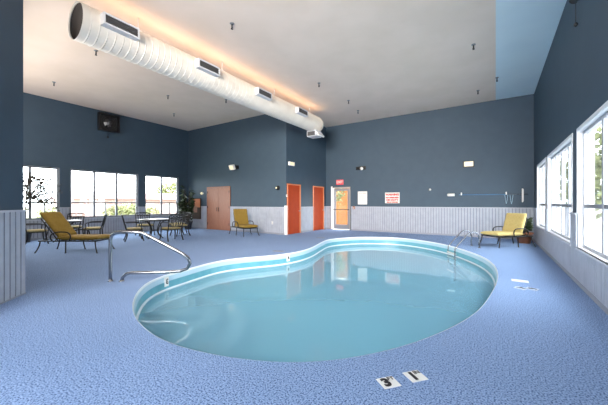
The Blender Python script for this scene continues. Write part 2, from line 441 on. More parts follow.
window(3, XL, *LW[2], *LZ, [8.47], 1.36, [1], 1, False, M['mull'], .06, 'picture window nearest the dark corner of the left wall')
window(4, XR, *RW[0], *RZ, [11.05, 11.75], 1.30, [0], -1, True, M['sash'], .06, 'farthest white window of the right wall')
window(5, XR, *RW[1], *RZ, [7.85, 8.58, 9.3], 1.30, [1], -1, True, M['sash'], .06, 'middle white window of the right wall')
window(6, XR, *RW[2], *RZ, [5.58], 1.30, [0], -1, True, M['sash'], .06, 'nearest white window of the right wall')

# ------------------------------------------------------------------ doors
def knob(parent, c, ax, m='steel'):
    bm = B(); lathe(bm, [(.012, 0), (.012, .03), (.028, .035), (.03, .055), (.018, .07), (0, .072)], 12, c, ax=ax); return obj('handle', bm, m, parent, smooth=True)
def side_door(n, y0, y1, label):
    root = bpy.data.objects.new('door_%d' % n, None); C.objects.link(root); root['kind'] = 'structure'; root['label'] = label
    root.location = (XS, y0, 0); W = y1-y0
    bm = B(); f = .05
    box(bm, 0, .035, -f, 0, 0, 2.13+f); box(bm, 0, .035, W, W+f+.03, 0, 2.13+f); box(bm, 0, .035, 0, W, 2.13, 2.13+f)
    obj('door_frame', bm, 'orangeframe', root, bevel=.003)
    bm = B(); box(bm, .0, .018, 0.005, W-.005, .01, 2.125); obj('door_panel', bm, 'orange', root, bevel=.003)
    bm = B(); lathe(bm, [(.011, 0), (.011, .045), (.026, .05), (.028, .065), (.015, .08), (0, .081)], 12, (.018, W-.07, 1.0), ax='x'); obj('handle', bm, 'dullmetal', root, smooth=True)
    bm = B()
    for z in (.25, 1.1, 1.9): box(bm, .018, .026, -.005, .02, z-.05, z+.05)
    obj('hinge', bm, 'dullmetal', root)
side_door(1, 10.06, 10.95, 'orange door nearest the white corner post')
side_door(2, 12.17, 13.10, 'orange door next to the glass exit door')
root = bpy.data.objects.new('door_3', None); C.objects.link(root); root['kind'] = 'structure'; root['label'] = 'brown wooden double door in the block wall'
root.location = (-12.44, YS, 0)
W = 1.60
bm = B(); box(bm, -.06, 0, -.04, 0, 0, 2.17); box(bm, W, W+.06, -.04, 0, 0, 2.17); box(bm, 0, W, -.04, 0, 2.11, 2.17); obj('door_frame', bm, 'brown', root, bevel=.003)
for a, b, hx in ((.005, W/2-.006, W/2-.07), (W/2+.006, W-.005, W/2+.07)):
    bm = B(); box(bm, a, b, -.022, 0, .01, 2.1)
    leaf = obj('door_leaf', bm, 'brown', root, bevel=.004)
    bm = B(); tube(bm, [(hx, -.022, 1.12), (hx, -.06, 1.12), (hx, -.06, .94), (hx, -.022, .94)], .012, 6); obj('handle', bm, 'iron', leaf)
    bm = B()
    for z in (.3, 1.15, 1.9): box(bm, (a if a < .5 else b)-.012, (a if a < .5 else b)+.012, -.045, -.022, z-.06, z+.06)
    obj('hinge', bm, 'iron', leaf)
# glass exit door in the back wall
root = bpy.data.objects.new('door_4', None); C.objects.link(root); root['kind'] = 'structure'; root['label'] = 'glass exit door with a panic bar under the exit sign'
root.location = (-7.03, YB, 0); W = .98
bm = B(); box(bm, -.07, 0, -.04, .12, 0, 2.2); box(bm, 0, .05, .0, .12, 0, 2.13); obj('door_jamb', bm, 'postwhite', root, bevel=.003)
bm = B(); box(bm, W-.03, W+.02, -.03, .12, 0, 2.16); box(bm, 0, W-.03, -.03, .12, 2.1, 2.16)
obj('door_frame', bm, 'dullgrey', root, bevel=.003)
bm = B(); box(bm, .07, .17, .02, .065, .02, 2.08); box(bm, W-.15, W-.05, .02, .065, .02, 2.08); box(bm, .17, W-.15, .02, .065, .02, .26); box(bm, .17, W-.15, .02, .065, 1.97, 2.08)
leaf = obj('door_leaf', bm, 'mull', root, bevel=.003)
bm = B(); box(bm, .16, W-.14, .038, .046, .25, 1.98); obj('pane', bm, 'glass', leaf)
bm = B(); tube(bm, [(.08, .02, 1.02), (.08, -.07, 1.02), (W-.06, -.07, 1.02), (W-.06, .02, 1.02)], .018, 8); obj('panic_bar', bm, 'iron', leaf)

# ------------------------------------------------------------------ pool
WZ = -.27
pool = thing('swimming_pool', 'kidney shaped swimming pool sunk into the blue carpeted deck', 'pool', (0, 0, 0))
def loft(bm, rings, mi=None):
    vr = [[bm.verts.new(p) for p in r] for r in rings]
    for j, (a, b) in enumerate(zip(vr, vr[1:])):
        for i in range(NP):
            f = bm.faces.new((a[i], a[(i+1) % NP], b[(i+1) % NP], b[i])); f.smooth = True
            if mi: f.material_index = mi[j]
    return vr
bm = B(); loft(bm, [ring(.0, .0), ring(.012, -.006), ring(.016, -.018), ring(.012, -.03), ring(.02, -.036), ring(.022, -.115), ring(.03, -.125)], [0, 0, 0, 0, 1, 1])
obj('coping', bm, ['rimwhite', 'coping'], pool)
bm = B(); loft(bm, [ring(.03, -.125), ring(.03, -.245), ring(.032, -.25)])
obj('tile_band', bm, 'band', pool)
bm = B(); loft(bm, [ring(.032, -.25), ring(.055, -.25), ring(.06, -.262), ring(.06, -.30)])
obj('waterline_ledge', bm, 'rimwhite', pool)
# basin: walls down to a floor that falls towards the right-hand end
def depth(x, y):
    d = Vector((x+4.9, y-2.6)); s = max(0, min(1, (d.x*.62+d.y*.79-1.0)/6.0))
    return -.95-.75*s*s*(3-2*s)
cen = Vector((sum(p.x for p in CT)/NP, sum(p.y for p in CT)/NP, 0))
bm = B(); rs = [ring(.06, -.29), ring(.07, -.5)]
r2 = ring(.16, 0); inner = []
for k, (off, dz) in enumerate(((.08, .16), (.13, .06), (.22, .0))):
    r = ring(off, 0); rs.append([Vector((p.x, p.y, depth(p.x, p.y)+dz)) for p in r])
base = ring(.22, 0)
core = Vector((-3.6, 6.0, 0))
for f in (.85, .7, .55, .4, .25, .12):
    rs.append([Vector((core.x+(p.x-core.x)*f, core.y+(p.y-core.y)*f, 0)) for p in base])
    for p in rs[-1]: p.z = depth(p.x, p.y)
vr = loft(bm, rs); bm.faces.new(vr[-1])
obj('basin', bm, 'basin', pool)
# steps: outline clipped by discs around the shallow end
SCN = Vector((-5.0, 2.55, 0))
def step(r, ztop, zbot):
    q = ring(.065, 0); ins = [((p-SCN).length < r) for p in q]
    st = next(i for i in range(NP) if ins[i] and not ins[i-1]); chain = []; i = st
    while ins[i % NP]: chain.append(q[i % NP]); i += 1
    a0 = math.atan2(chain[-1].y-SCN.y, chain[-1].x-SCN.x); a1 = math.atan2(chain[0].y-SCN.y, chain[0].x-SCN.x)
    while a1 < a0: a1 += 2*PI
    arc = [SCN+Vector((math.cos(a0+(a1-a0)*k/28), math.sin(a0+(a1-a0)*k/28), 0))*r for k in range(1, 28)]
    poly = chain+arc; bm = B()
    t = [bm.verts.new((p.x, p.y, ztop)) for p in poly]; b = [bm.verts.new((p.x, p.y, zbot)) for p in poly]; n = len(poly)
    c = len(chain)
    for i in range(n): bm.faces.new((t[i], t[(i+1) % n], b[(i+1) % n], b[i]))
    bm.faces.new(t)
    s = obj('step', bm, 'stepm', pool)
    bm = B(); tube(bm, [(p.x, p.y, ztop) for p in [chain[-1]]+arc+[chain[0]]], .014, 6); obj('step_nosing', bm, 'coping', s)
step(.92, -.42, -1.1); step(1.34, -.58, -1.1); step(1.80, -.76, -1.1)
for p, s in (((169, 281), '3'), ((288, 258), '4')):
    i = min(range(NP), key=lambda i: (CT[i]-on_floor(p[0], p[1]-5)).length)
    c = CT[i]; n = NRM[i]; tdir = Vector((0, 0, 1)).cross(n)
    mt = Matrix(((tdir.x, n.x, 0, c.x+n.x*.022), (tdir.y, n.y, 0, c.y+n.y*.022), (0, 0, 1, 0), (0, 0, 0, 1)))
    bm = B(); box(bm, -.055, .055, 0, .012, -.21, -.04, 0, mt); mk = obj('depth_tile', bm, 'tile', pool)
    text('numeral', s, .13, 'ink', mt @ Vector((0.01, .014, -.125)), -tdir, (0, 0, 1), pool, .002, .004)
# water
bm = B(); top = ring(.058, WZ); bot = ring(.058, -2.2)
vt = [bm.verts.new(p) for p in top]; vb = [bm.verts.new(p) for p in bot]
for i in range(NP): bm.faces.new((vt[i], vt[(i+1) % NP], vb[(i+1) % NP], vb[i]))
bm.faces.new(vt); bm.faces.new(vb[::-1])
o = obj('pool_water', bm, 'water'); tag(o, 'clear pale turquoise water filling the kidney shaped pool', 'water', kind='stuff')

# stainless handrail at the steps
def yplane(f, d, s, z): return (f[0]+d[0]*s, f[1]+d[1]*s, z)
hr = thing('pool_handrail', 'bent stainless steel handrail standing by the pool steps', 'handrail', (-5.47, 2.46, 0))
d = (.82, .57); f1 = (-.09, -.06)
pts = [yplane(f1, d, 0, z) for z in (0, .2, .4, .6, .72)]+[yplane(f1, d, s, z) for s, z in
   ((.025, .79), (.08, .835), (.16, .85), (.40, .85), (.54, .835), (.64, .785), (.96, .615), (1.24, .465), (1.33, .39), (1.36, .30), (1.31, .21), (1.20, .17), (1.0, .155), (.60, .145), (.36, .145), (.27, .125), (.21, .07), (.19, 0))]
bm = B(); tube(bm, pts, .028, 10); obj('rail', bm, 'steel', hr, smooth=True)
for s in (0, .19):
    bm = B(); q = yplane(f1, d, s, 0); lathe(bm, [(.045, 0), (.045, .006), (.03, .018), (.022, .022)], 14, q); obj('base_flange', bm, 'steel', hr, smooth=True)
# ladder
A = Vector((-.646, 10.67)); Bq = Vector((-.41, 10.24)); u = (A-Bq).normalized(); v = Vector((-u.y, u.x))
if v.x > 0: v = -v
mid = (A+Bq)/2
la = thing('pool_ladder', 'stainless steel pool ladder with white tread at the far right pool edge', 'ladder', (mid.x, mid.y, 0))
for sgn in (-1, 1):
    o_ = u*(.245*sgn)
    path = [(0, 0), (0, .25), (.02, .38), (.09, .455), (.19, .475), (.30, .43), (.46, .26), (.60, .10), (.68, -.02), (.71, -.12), (.71, -1.0)]
    bm = B(); tube(bm, smoothpath([(o_.x+v.x*s, o_.y+v.y*s, z) for s, z in path], 4), .02, 8); obj('side_rail', bm, 'steel', la, smooth=True)
    bm = B(); lathe(bm, [(.045, 0), (.045, .008), (.022, .02)], 12, (o_.x, o_.y, 0)); obj('base_flange', bm, 'steel', la, smooth=True)
for z in (-.20, -.48, -.76):
    c = v*.71; mt = Matrix(((u.x, v.x, 0, c.x), (u.y, v.y, 0, c.y), (0, 0, 1, z), (0, 0, 0, 1)))
    bm = B(); box(bm, -.24, .24, -.045, .045, -.02, .02, 0, mt); obj('tread', bm, 'plastic', la, bevel=.008)

# deck depth tiles
def quad_tile(name, cxy, xd, w_, h_, big, small, label, m='tile', group=None):
    xd = Vector((*xd, 0)).normalized(); yd = Vector((-xd.y, xd.x, 0)); c = Vector((*cxy, 0))
    mt = Matrix(((xd.x, yd.x, 0, 0), (xd.y, yd.y, 0, 0), (0, 0, 1, 0), (0, 0, 0, 1)))
    r = thing(name, label, 'depth marker', (c.x, c.y, 0), 0, group)
    bm = B(); box(bm, -w_/2, w_/2, -h_/2, h_/2, 0, .004, 0, mt); obj('tile', bm, m, r)
    if big: text('numeral', big, h_*1.0, 'ink', xd*(-w_*.12)+yd*(-.002)+Vector((0, 0, .005)), xd, yd, r, .0008, .007)
    if small: text('letters', small, h_*.42, 'ink', xd*(w_*.28)+yd*(h_*.28)+Vector((0, 0, .005)), xd, yd, r, .0008, .0015)
    return r
quad_tile('depth_marker', (-.675, 2.19), (.64, .77), .14, .125, '3', 'FT', 'white deck tile with a black 3 FT at the near pool edge')
quad_tile('depth_marker', (-.525, 2.384), (.64, .77), .14, .13, '1', 'IN', 'white deck tile with a black 1 IN at the near pool edge')
c = on_floor(520, 281); o = quad_tile('blank_tile', (c.x, c.y), (1, .0), .24, .17, None, None, 'blank white tile on the deck right of the pool')
o['category'] = 'tile'
c = on_floor(520.5, 288.2); quad_tile('depth_marker', (c.x, c.y), (-.35, -.94), .15, .16, '4', None, 'pale tile with a black 4 right of the pool beside the blank tile', 'paletile')
c = on_floor(532, 289); quad_tile('depth_marker', (c.x, c.y), (-.35, -.94), .15, .16, '6', None, 'pale tile with a black 6 nearest the right window wall', 'paletile')
for (a, b, l) in ((278.5, 251.2, 'small dark marked tile at the pool edge in front of the orange doors'), (320.5, 237.8, 'small dark marked tile at the pool edge in front of the glass exit door')):
    c = on_floor(a, b); r = thing('deck_tile', l, 'tile', (c.x, c.y, 0), .3)
    bm = B(); box(bm, -.16, .16, -.08, .08, 0, .004); obj('tile', bm, 'skirt', r)
    text('numeral', '5 FT', .15, 'ink', (0, 0, .005), (1, 0, 0), (0, 1, 0), r, .0006, .006)

# ------------------------------------------------------------------ air duct
DX, DZ, DR = -6.4, 3.32+CH, .335
du = thing('air_duct', 'long white spiral air duct hanging under the ceiling', 'air duct', (DX, 2.18, DZ))
L = 10.9-2.18
bm = B(); prof = []
y = 0
while y < L-.3:
    prof += [(DR, y), (DR, y+.006), (DR, y+.112), (DR, y+.122), (DR+.006, y+.127), (DR+.006, y+.135), (DR, y+.14)]; y += .14
prof = [(DR-.012, .02), (DR, 0)][::1]+prof[1:]+[(DR, L-.28), (DR*.985, L-.16), (DR*.9, L-.06), (DR*.75, L), (0, L)]
lathe(bm, prof, 40, (0, 0, 0), ax='y')
bm.faces.ensure_lookup_table(); bmesh.ops.delete(bm, geom=[f for f in bm.faces if len(f.verts) > 4 and f.calc_center_median().y < .1], context='FACES_ONLY'); obj('duct_tube', bm, 'duct', du)
bm = B(); lathe(bm, [(0, .1), (DR-.02, .1), (DR-.014, .03)][::-1], 32, (0, 0, 0), ax='y')
bmesh.ops.delete(bm, geom=[f for f in bm.faces if len(f.verts) > 4], context='FACES_ONLY'); obj('duct_lining', bm, 'ductin', du)
for yy in (2.77, 4.80, 6.90, 9.03):
    y = yy-2.18
    bm = B(); x0, x1, z0, z1 = .26, .47, -.06, .15; fr = .03
    box(bm, x0, x1-.02, y-.32, y+.32, z0, z1)
    box(bm, x1-.02, x1, y-.32, y+.32, z0, z0+fr); box(bm, x1-.02, x1, y-.32, y+.32, z1-fr, z1)
    box(bm, x1-.02, x1, y-.32, y-.32+fr, z0+fr, z1-fr); box(bm, x1-.02, x1, y+.32-fr, y+.32, z0+fr, z1-fr)
    vb_ = obj('outlet_box', bm, 'ventbox', du)
    bm = B(); box(bm, x1-.02, x1-.016, y-.29, y+.29, z0+fr, z1-fr)
    for k in range(4): box(bm, x1-.016, x1-.006, y-.29, y+.29, z0+.045+k*.034, z0+.05+k*.034)
    obj('grille', bm, 'grille', vb_)
for yy in (3.3, 5.6, 7.9, 10.2):
    bm = B(); tube(bm, [(0, yy-2.18, DR-.01), (0, yy-2.18, H-DZ)], .012, 6); obj('hanger_rod', bm, 'ventbox', du)
bm = B()
mt = Matrix.Translation((.0, L-.32, -DR-.12))
box(bm, -.22, .22, -.26, .22, -.10, .16, 0, mt); obj('end_outlet_box', bm, 'ventbox', du, bevel=.02)
bm = B(); mt = Matrix.Translation((.26, L-.30, -DR-.10)) @ Matrix.Rotation(-.7, 4, 'Y')
box(bm, -.05, .02, -.24, .24, -.12, .12, 0, mt); fl = obj('outlet_flap', bm, 'plastic', du, bevel=.01)
bm = B(); box(bm, -.18, .18, -.266, -.26, -.07, .10, 0, Matrix.Translation((0, L-.32, -DR-.12))); obj('grille', bm, 'grille', fl)

# ------------------------------------------------------------------ sprinklers on the ceiling
SP = [(232, 25, 'near the upper middle of the ceiling'), (473.5, 46, 'by the blue strip, nearest the camera'), (497, 79, 'inside the edge of the blue strip'),
      (478, 92, 'closest to the back wall on the right'), (348.5, 102, 'over the exit door side'), (358, 112, 'closest to the back wall near the duct end'),
      (319, 84.5, 'right of the third duct outlet'), (96, 52, 'left of the duct mouth'), (54, 83.5, 'above the left wall near the pillar'), (226, 101, 'over the block wall left of the duct'),
      (168, 97, 'left of the duct, over the round table'), (174, 115, 'in the corner above the seating area')]
s0 = None
for x, y, wh in SP:
    a, b, c = px(x, y-1.5); t = (H-CH)/c; loc = (a*t, b*t, H)
    lab = 'small dark sprinkler head on the ceiling, '+wh
    if s0 is None:
        s0 = thing('fire_sprinkler', lab, 'sprinkler', loc, 0, 'ceiling sprinklers')
        bm = B(); lathe(bm, [(.05, 0), (.05, -.008), (.03, -.02), (.012, -.022)][::-1], 14); obj('escutcheon', bm, 'dullmetal', s0)
        bm = B(); tube(bm, [(0, 0, -.01), (0, 0, -.10)], .014, 6); tube(bm, [(0, 0, -.07), (.025, 0, -.095), (0, 0, -.12)], .005, 5); tube(bm, [(0, 0, -.07), (-.025, 0, -.095), (0, 0, -.12)], .005, 5)
        lathe(bm, [(.0, -.12), (.028, -.121), (.028, -.125), (0, -.126)], 10); obj('sprinkler_head', bm, 'iron', s0)
    else: dup(s0, loc, .5, lab)

# ------------------------------------------------------------------ wall fittings
def frame_to(o, loc, rz): o.location = loc; o.rotation_euler = (0, 0, rz)
# emergency twin lamps: local -y faces the room
def emlight(loc, rz, label, wide=.42, lit=True):
    r = thing('emergency_light', label, 'emergency light', loc, rz, None)
    bm = B(); box(bm, -wide/2, wide/2, -.09, 0, -.09, .09); obj('housing', bm, 'black', r, bevel=.01)
    for s in (-1, 1):
        bm = B(); lathe(bm, [(.02, 0), (.055, -.05), (.065, -.09), (.06, -.095)], 14, (s*wide*.28, -.09, .0), ax='y'); lathe(bm, [(.06, -.094), (0, -.10)], 14, (s*wide*.28, -.09, 0), ax='y', mi=1)
        obj('lamp_head', bm, ['darkgrey', 'plastic'], r, smooth=True)
    return r
def lightbox(loc, rz, label):
    r = thing('wall_light', label, 'wall light', loc, rz)
    bm = B(); box(bm, -.2, .2, -.06, 0, -.13, .13); obj('housing', bm, 'black', r, bevel=.01)
    bm = B(); box(bm, -.15, .17, -.13, -.06, -.09, .10); obj('lamp_lens', bm, 'lamp', r, bevel=.015)
    return r
lightbox((-.91, YB, 2.9), 0, 'lit cream wall light on the back wall above the rescue pole')
r = thing('flood_light', 'white square flood light on a black arm left on the block wall', 'flood light', (-10.3, YS, 3.05))
bm = B(); box(bm, -.07, .07, -.08, 0, -.08, .08); obj('bracket', bm, 'black', r)
bm = B(); tube(bm, [(0, -.08, 0), (-.05, -.2, -.02)], .02, 6); obj('arm', bm, 'black', r)
mt = Matrix.Translation((-.10, -.28, -.03)) @ Matrix.Rotation(.4, 4, 'X')
bm = B(); box(bm, -.15, .15, -.03, .08, -.12, .12, 0, mt); lf = obj('lamp_housing', bm, 'plastic', r, bevel=.01)
bm = B(); box(bm, -.11, .11, -.036, -.03, -.08, .08, 0, mt); obj('lamp_lens', bm, 'lamp', lf)
r = thing('flood_light', 'small white flood light high above the nearer orange door', 'flood light', (XS, 10.22, 3.02), PI/2)
bm = B(); box(bm, -.05, .05, -.05, 0, -.05, .05); obj('bracket', bm, 'plastic', r)
bm = B(); box(bm, -.19, .19, -.13, -.05, -.07, .09); h_ = obj('lamp_housing', bm, 'plastic', r, bevel=.01)
bm = B(); box(bm, -.16, .16, -.136, -.13, -.05, .07); obj('lamp_lens', bm, 'lamp', h_)
# black emergency light on the back wall with white lamp
r = thing('emergency_light', 'black emergency light with one white lamp, right of the exit sign', 'emergency light', (-5.46, YB, 3.02))
bm = B(); box(bm, -.24, .24, -.1, 0, -.06, .10); obj('housing', bm, 'black', r, bevel=.02)
bm = B(); lathe(bm, [(.03, 0), (.075, -.04), (.08, -.09), (0, -.10)], 14, (.08, -.1, -.02), ax='y'); obj('lamp_head', bm, 'plastic', r, smooth=True)
bm = B(); lathe(bm, [(.03, 0), (.06, -.04), (.06, -.07), (0, -.08)], 14, (-.14, -.1, 0), ax='y'); obj('lamp_head', bm, 'black', r, smooth=True)
# exit sign
r = thing('exit_sign', 'red EXIT sign over the glass door', 'exit sign', (-6.60, YB, 2.28))
bm = B(); box(bm, -.19, .19, -.05, 0, 0, .24); obj('sign_box', bm, 'exitred', r, bevel=.006)
text('lettering', 'EXIT', .17, 'paper', (0, -.053, .12), (1, 0, 0), (0, 0, 1), r, .002, .004)
# signs
r = thing('notice_board', 'white pool rules notice next to the exit door', 'sign', (-5.40, YB, 1.28))
bm = B(); box(bm, -.235, .235, -.015, 0, 0, .63); obj('board', bm, 'paper', r)
text('lettering', 'POOL RULES', .068, 'red', (0, -.016, .54), (1, 0, 0), (0, 0, 1), r, .001)
for k in range(8):
    bm = B(); box(bm, -.18, .18-(k*37 % 5)*.03, -.0165, -.015, .16+k*.04, .168+k*.04); obj('text_line', bm, 'greyink', r)
r = thing('warning_sign', 'white warning sign with red lettering on the back wall', 'sign', (-3.96, YB, 1.34))
bm = B(); box(bm, -.33, .33, -.015, 0, 0, .49); obj('board', bm, 'paper', r)
for s, z, sz in (('WARNING', .39, .125), ('NO LIFEGUARD', .255, .083), ('ON DUTY', .145, .12), ('SWIM AT OWN RISK', .045, .055)):
    text('lettering', s, sz, 'red', (0, -.017, z), (1, 0, 0), (0, 0, 1), r, .001, .008)
# fire alarm pull
r = thing('alarm_box', 'small dark alarm box at the wainscot top beside the glass door', 'alarm box', (-5.83, YB-.022, 1.05))
bm = B(); box(bm, -.06, .06, -.05, 0, 0, .14); obj('housing', bm, 'brown', r, bevel=.005)
bm = B(); box(bm, -.03, .03, -.062, -.05, .04, .07); obj('lever', bm, 'plastic', r)
# small camera-like fixture
r = thing('motion_sensor', 'small grey sensor on the back wall right of the warning sign', 'sensor', (-2.35, YB, 1.92))
bm = B(); box(bm, -.05, .05, -.04, 0, -.05, .05); obj('base_plate', bm, 'darkgrey', r)
bm = B(); lathe(bm, [(.045, 0), (.045, -.03), (.03, -.06), (0, -.07)], 12, (0.01, -.04, 0), ax='y'); obj('sensor_lens', bm, 'plastic', r, smooth=True)
r = thing('spot_light', 'white cylindrical spot on the back wall left of the rescue pole', 'spot light', (-1.55, YB, 1.68))
bm = B(); box(bm, -.05, .05, -.05, 0, -.05, .05); obj('bracket', bm, 'black', r)
bm = B(); lathe(bm, [(.04, -.1), (.06, -.06), (.06, .16), (.05, .17), (0, .17)], 12, (-.02, -.10, .0), ax='x'); obj('lamp_body', bm, 'plastic', r, smooth=True)
# rescue pole
r = thing('rescue_pole', 'long blue pole with white head hung on two brackets on the back wall', 'pole', (0, YB, 1.68))
bm = B(); tube(bm, [(-1.25, -.07, 0), (.35, -.07, -.01)], .014, 8); obj('pole', bm, 'bluepole', r)
bm = B(); tube(bm, [(.35, -.07, -.01), (.98, -.07, -.01)], .012, 8); obj('extension_tube', bm, 'steel', r)
for x in (-1.16, .33):
    bm = B(); box(bm, x-.02, x+.02, -.09, 0, -.02, .09); obj('bracket', bm, 'plastic', r, bevel=.004)
bm = B(); box(bm, .80, .84, -.11, -.05, -.30, .20); box(bm, .842, .855, -.10, -.06, -.27, .17); obj('brush_head', bm, 'plastic', r, bevel=.006)
bm = B()
for x0 in (.28, .44): tube(bm, smoothpath([(x0, -.07, -.01), (x0+.02, -.06, -.15), (x0+.05, -.05, -.36), (x0+.08, -.06, -.2), (x0+.10, -.07, -.01)], 5), .006, 5)
obj('cord', bm, 'coping', r)
# round chime on block wall and thermostat
r = thing('wall_bell', 'dark round alarm bell left of the orange door corner', 'bell', (-7.86, YS, 2.0))
bm = B(); lathe(bm, [(.10, 0), (.10, -.03), (.07, -.08), (0, -.09)], 18, (0, 0, 0), ax='y'); obj('bell_dome', bm, 'iron', r, smooth=True)
bm = B(); lathe(bm, [(.04, -.08), (.035, -.11), (0, -.12)], 12, (-.02, 0, 0), ax='y'); obj('button', bm, 'lamp', r, smooth=True)
r = thing('thermostat', 'small white thermostat beside the nearer orange door', 'thermostat', (XS, 9.99, 1.66), PI/2)
bm = B(); box(bm, -.04, .04, -.03, 0, -.05, .05); obj('housing', bm, 'plastic', r, bevel=.004)
bm = B(); box(bm, -.03, .03, -.032, -.03, -.01, .03); obj('screen', bm, 'greyink', r)
r = thing('power_outlet', 'white power outlet in the wainscot of the block wall', 'outlet', (-8.15, YS-.022, .42))
bm = B(); box(bm, -.04, .04, -.008, 0, 0, .14); obj('plate', bm, 'plastic', r)
for z in (.02, .085):
    bm = B(); box(bm, -.018, .018, -.011, -.008, z, z+.035); obj('socket', bm, 'greyink', r)
# wall lamp near corner
r = thing('globe_lamp', 'small bright globe lamp on the wall left of the brown double door', 'lamp', (-12.83, YS, 1.85))
bm = B(); lathe(bm, [(.05, 0), (.05, -.02), (.02, -.04)], 12, (0, 0, 0), ax='y'); obj('wall_plate', bm, 'ventbox', r)
bm = B(); lathe(bm, [(0, 0), (.05, -.02), (.075, -.07), (.05, -.12), (0, -.14)], 14, (0, -.03, 0), ax='y'); obj('globe', bm, 'lamp', r, smooth=True)
# picture board
r = thing('framed_picture', 'tall orange and dark brown picture on the wall by the corner plant', 'picture', (-13.32, YS-.03, .50))
bm = B(); box(bm, -.36, .36, -.04, 0, 0, 1.1); obj('frame', bm, 'bark', r, bevel=.005)
bm = B(); box(bm, -.33, .33, -.046, -.04, .62, 1.07); box(bm, -.33, .33, -.046, -.04, .03, .62, 1)
box(bm, -.2, .1, -.05, -.046, .35, .66, 2); obj('canvas', bm, ['orangeframe', 'bark', 'brown'], r)
# exhaust fan on the left wall
r = thing('exhaust_fan', 'black square fan box high on the left wall near the ceiling', 'fan', (XL, 5.98, 4.44))
bm = B(); box(bm, 0, .22, -.40, -.36, 0, .74); box(bm, 0, .22, .36, .40, 0, .74); box(bm, 0, .22, -.36, .36, 0, .04); box(bm, 0, .22, -.36, .36, .70, .74); box(bm, 0, .02, -.36, .36, .04, .70)
obj('housing', bm, 'black', r, bevel=.006)
bm = B()
for k in range(4):
    a = k*PI/2+.4; mt = Matrix.Translation((.10, 0, .37)) @ Matrix.Rotation(a, 4, 'X') @ Matrix.Rotation(.5, 4, 'Z')
    box(bm, -.006, .006, .03, .28, -.07, .07, 0, mt)
lathe(bm, [(.06, .05), (.06, .14), (0, .15)], 14, (0, 0, .37), ax='x'); obj('fan_blades', bm, 'dullmetal', r)
bm = B()
for rr in (.1, .18, .26, .33): tube(bm, [(.2, rr*math.cos(2*PI*k/28), .37+rr*math.sin(2*PI*k/28)) for k in range(28)], .005, 5, closed=True)
for k in range(4):
    a = k*PI/4; tube(bm, [(.2, -.36*math.cos(a), .37-.36*math.sin(a)), (.2, .36*math.cos(a), .37+.36*math.sin(a))], .005, 5)
obj('guard', bm, 'darkgrey', r)
bm = B(); tube(bm, [(.03, 0, 0), (.03, 0, -.22)], .008, 5); box(bm, .01, .05, -.03, .03, -.27, -.2); obj('pull_cord', bm, 'black', r)
# black twin lamp at the top right
r = thing('ceiling_speaker_lamp', 'black twin headed spot high on the right wall with a hanging cord', 'spot light', (XR, 6.25, 4.66), PI/2*3)
r.name = 'twin_spot_light'
bm = B(); box(bm, -.22, .22, -.10, 0, .02, .22); obj('housing', bm, 'black', r, bevel=.01)
for x in (-.13, .12):
    bm = B(); tube(bm, [(x, -.06, .04), (x+.01, -.11, -.04)], [.035, .06], 12); obj('lamp_head', bm, 'black', r)
bm = B(); tube(bm, [(-.40, -.03, .30), (-.40, -.03, -.28)], .006, 5); lathe(bm, [(0, -.34), (.025, -.32), (.03, -.29), (.012, -.26), (0, -.25)], 10, (-.40, -.03, 0)); tube(bm, [(-.2, -.03, .15), (-.40, -.03, .30)], .006, 5); obj('cord', bm, 'black', r)

# ------------------------------------------------------------------ furniture
def cushion(bm, L, Wd, T, mtx, segs=1, n=26, m=14, mi=0, tuft=0):
    """pillow lying in local xy, x 0..L, y -Wd/2..Wd/2, z 0..T"""
    top = []; bot = []
    for i in range(n+1):
        a = 2*i/n-1; a = math.copysign(1-(1-abs(a))**1.7, a); rt = []; rb = []
        for j in range(m+1):
            b = 2*j/m-1; b = math.copysign(1-(1-abs(b))**1.7, b)
            e = (max(0, 1-abs(a)**8)*max(0, 1-abs(b)**8))**.4
            x = (a+1)/2*L; y = b*Wd/2
            ph = (x/L*segs) % 1; cr = min(ph, 1-ph) if 0.02 < x/L < .98 and segs > 1 and .5/segs < x/L < 1-.5/segs else .5
            dip = .4*math.exp(-(cr*L/segs/.03)**2)
            if tuft:
                for ty in (-.25, .25):
                    dip += .5*math.exp(-(((x/L*segs) % 1-.5)*L/segs/.05)**2-((y-ty*Wd)/.05)**2)
            zt = T*.5+T*.5*e*(1-dip); zb = T*.5-T*.5*e*(1-dip*.2)
            rt.append(bm.verts.new(mtx @ Vector((x, y, zt)))); rb.append(bm.verts.new(mtx @ Vector((x, y, zb))))
        top.append(rt); bot.append(rb)
    for i in range(n):
        for j in range(m):
            for g, fl in ((top, 0), (bot, 1)):
                q = [g[i][j], g[i+1][j], g[i+1][j+1], g[i][j+1]]
                f = bm.faces.new(q[::-1] if fl else q); f.smooth = True; f.material_index = mi
    bmesh.ops.remove_doubles(bm, verts=bm.verts[:], dist=.0005)
    return bm
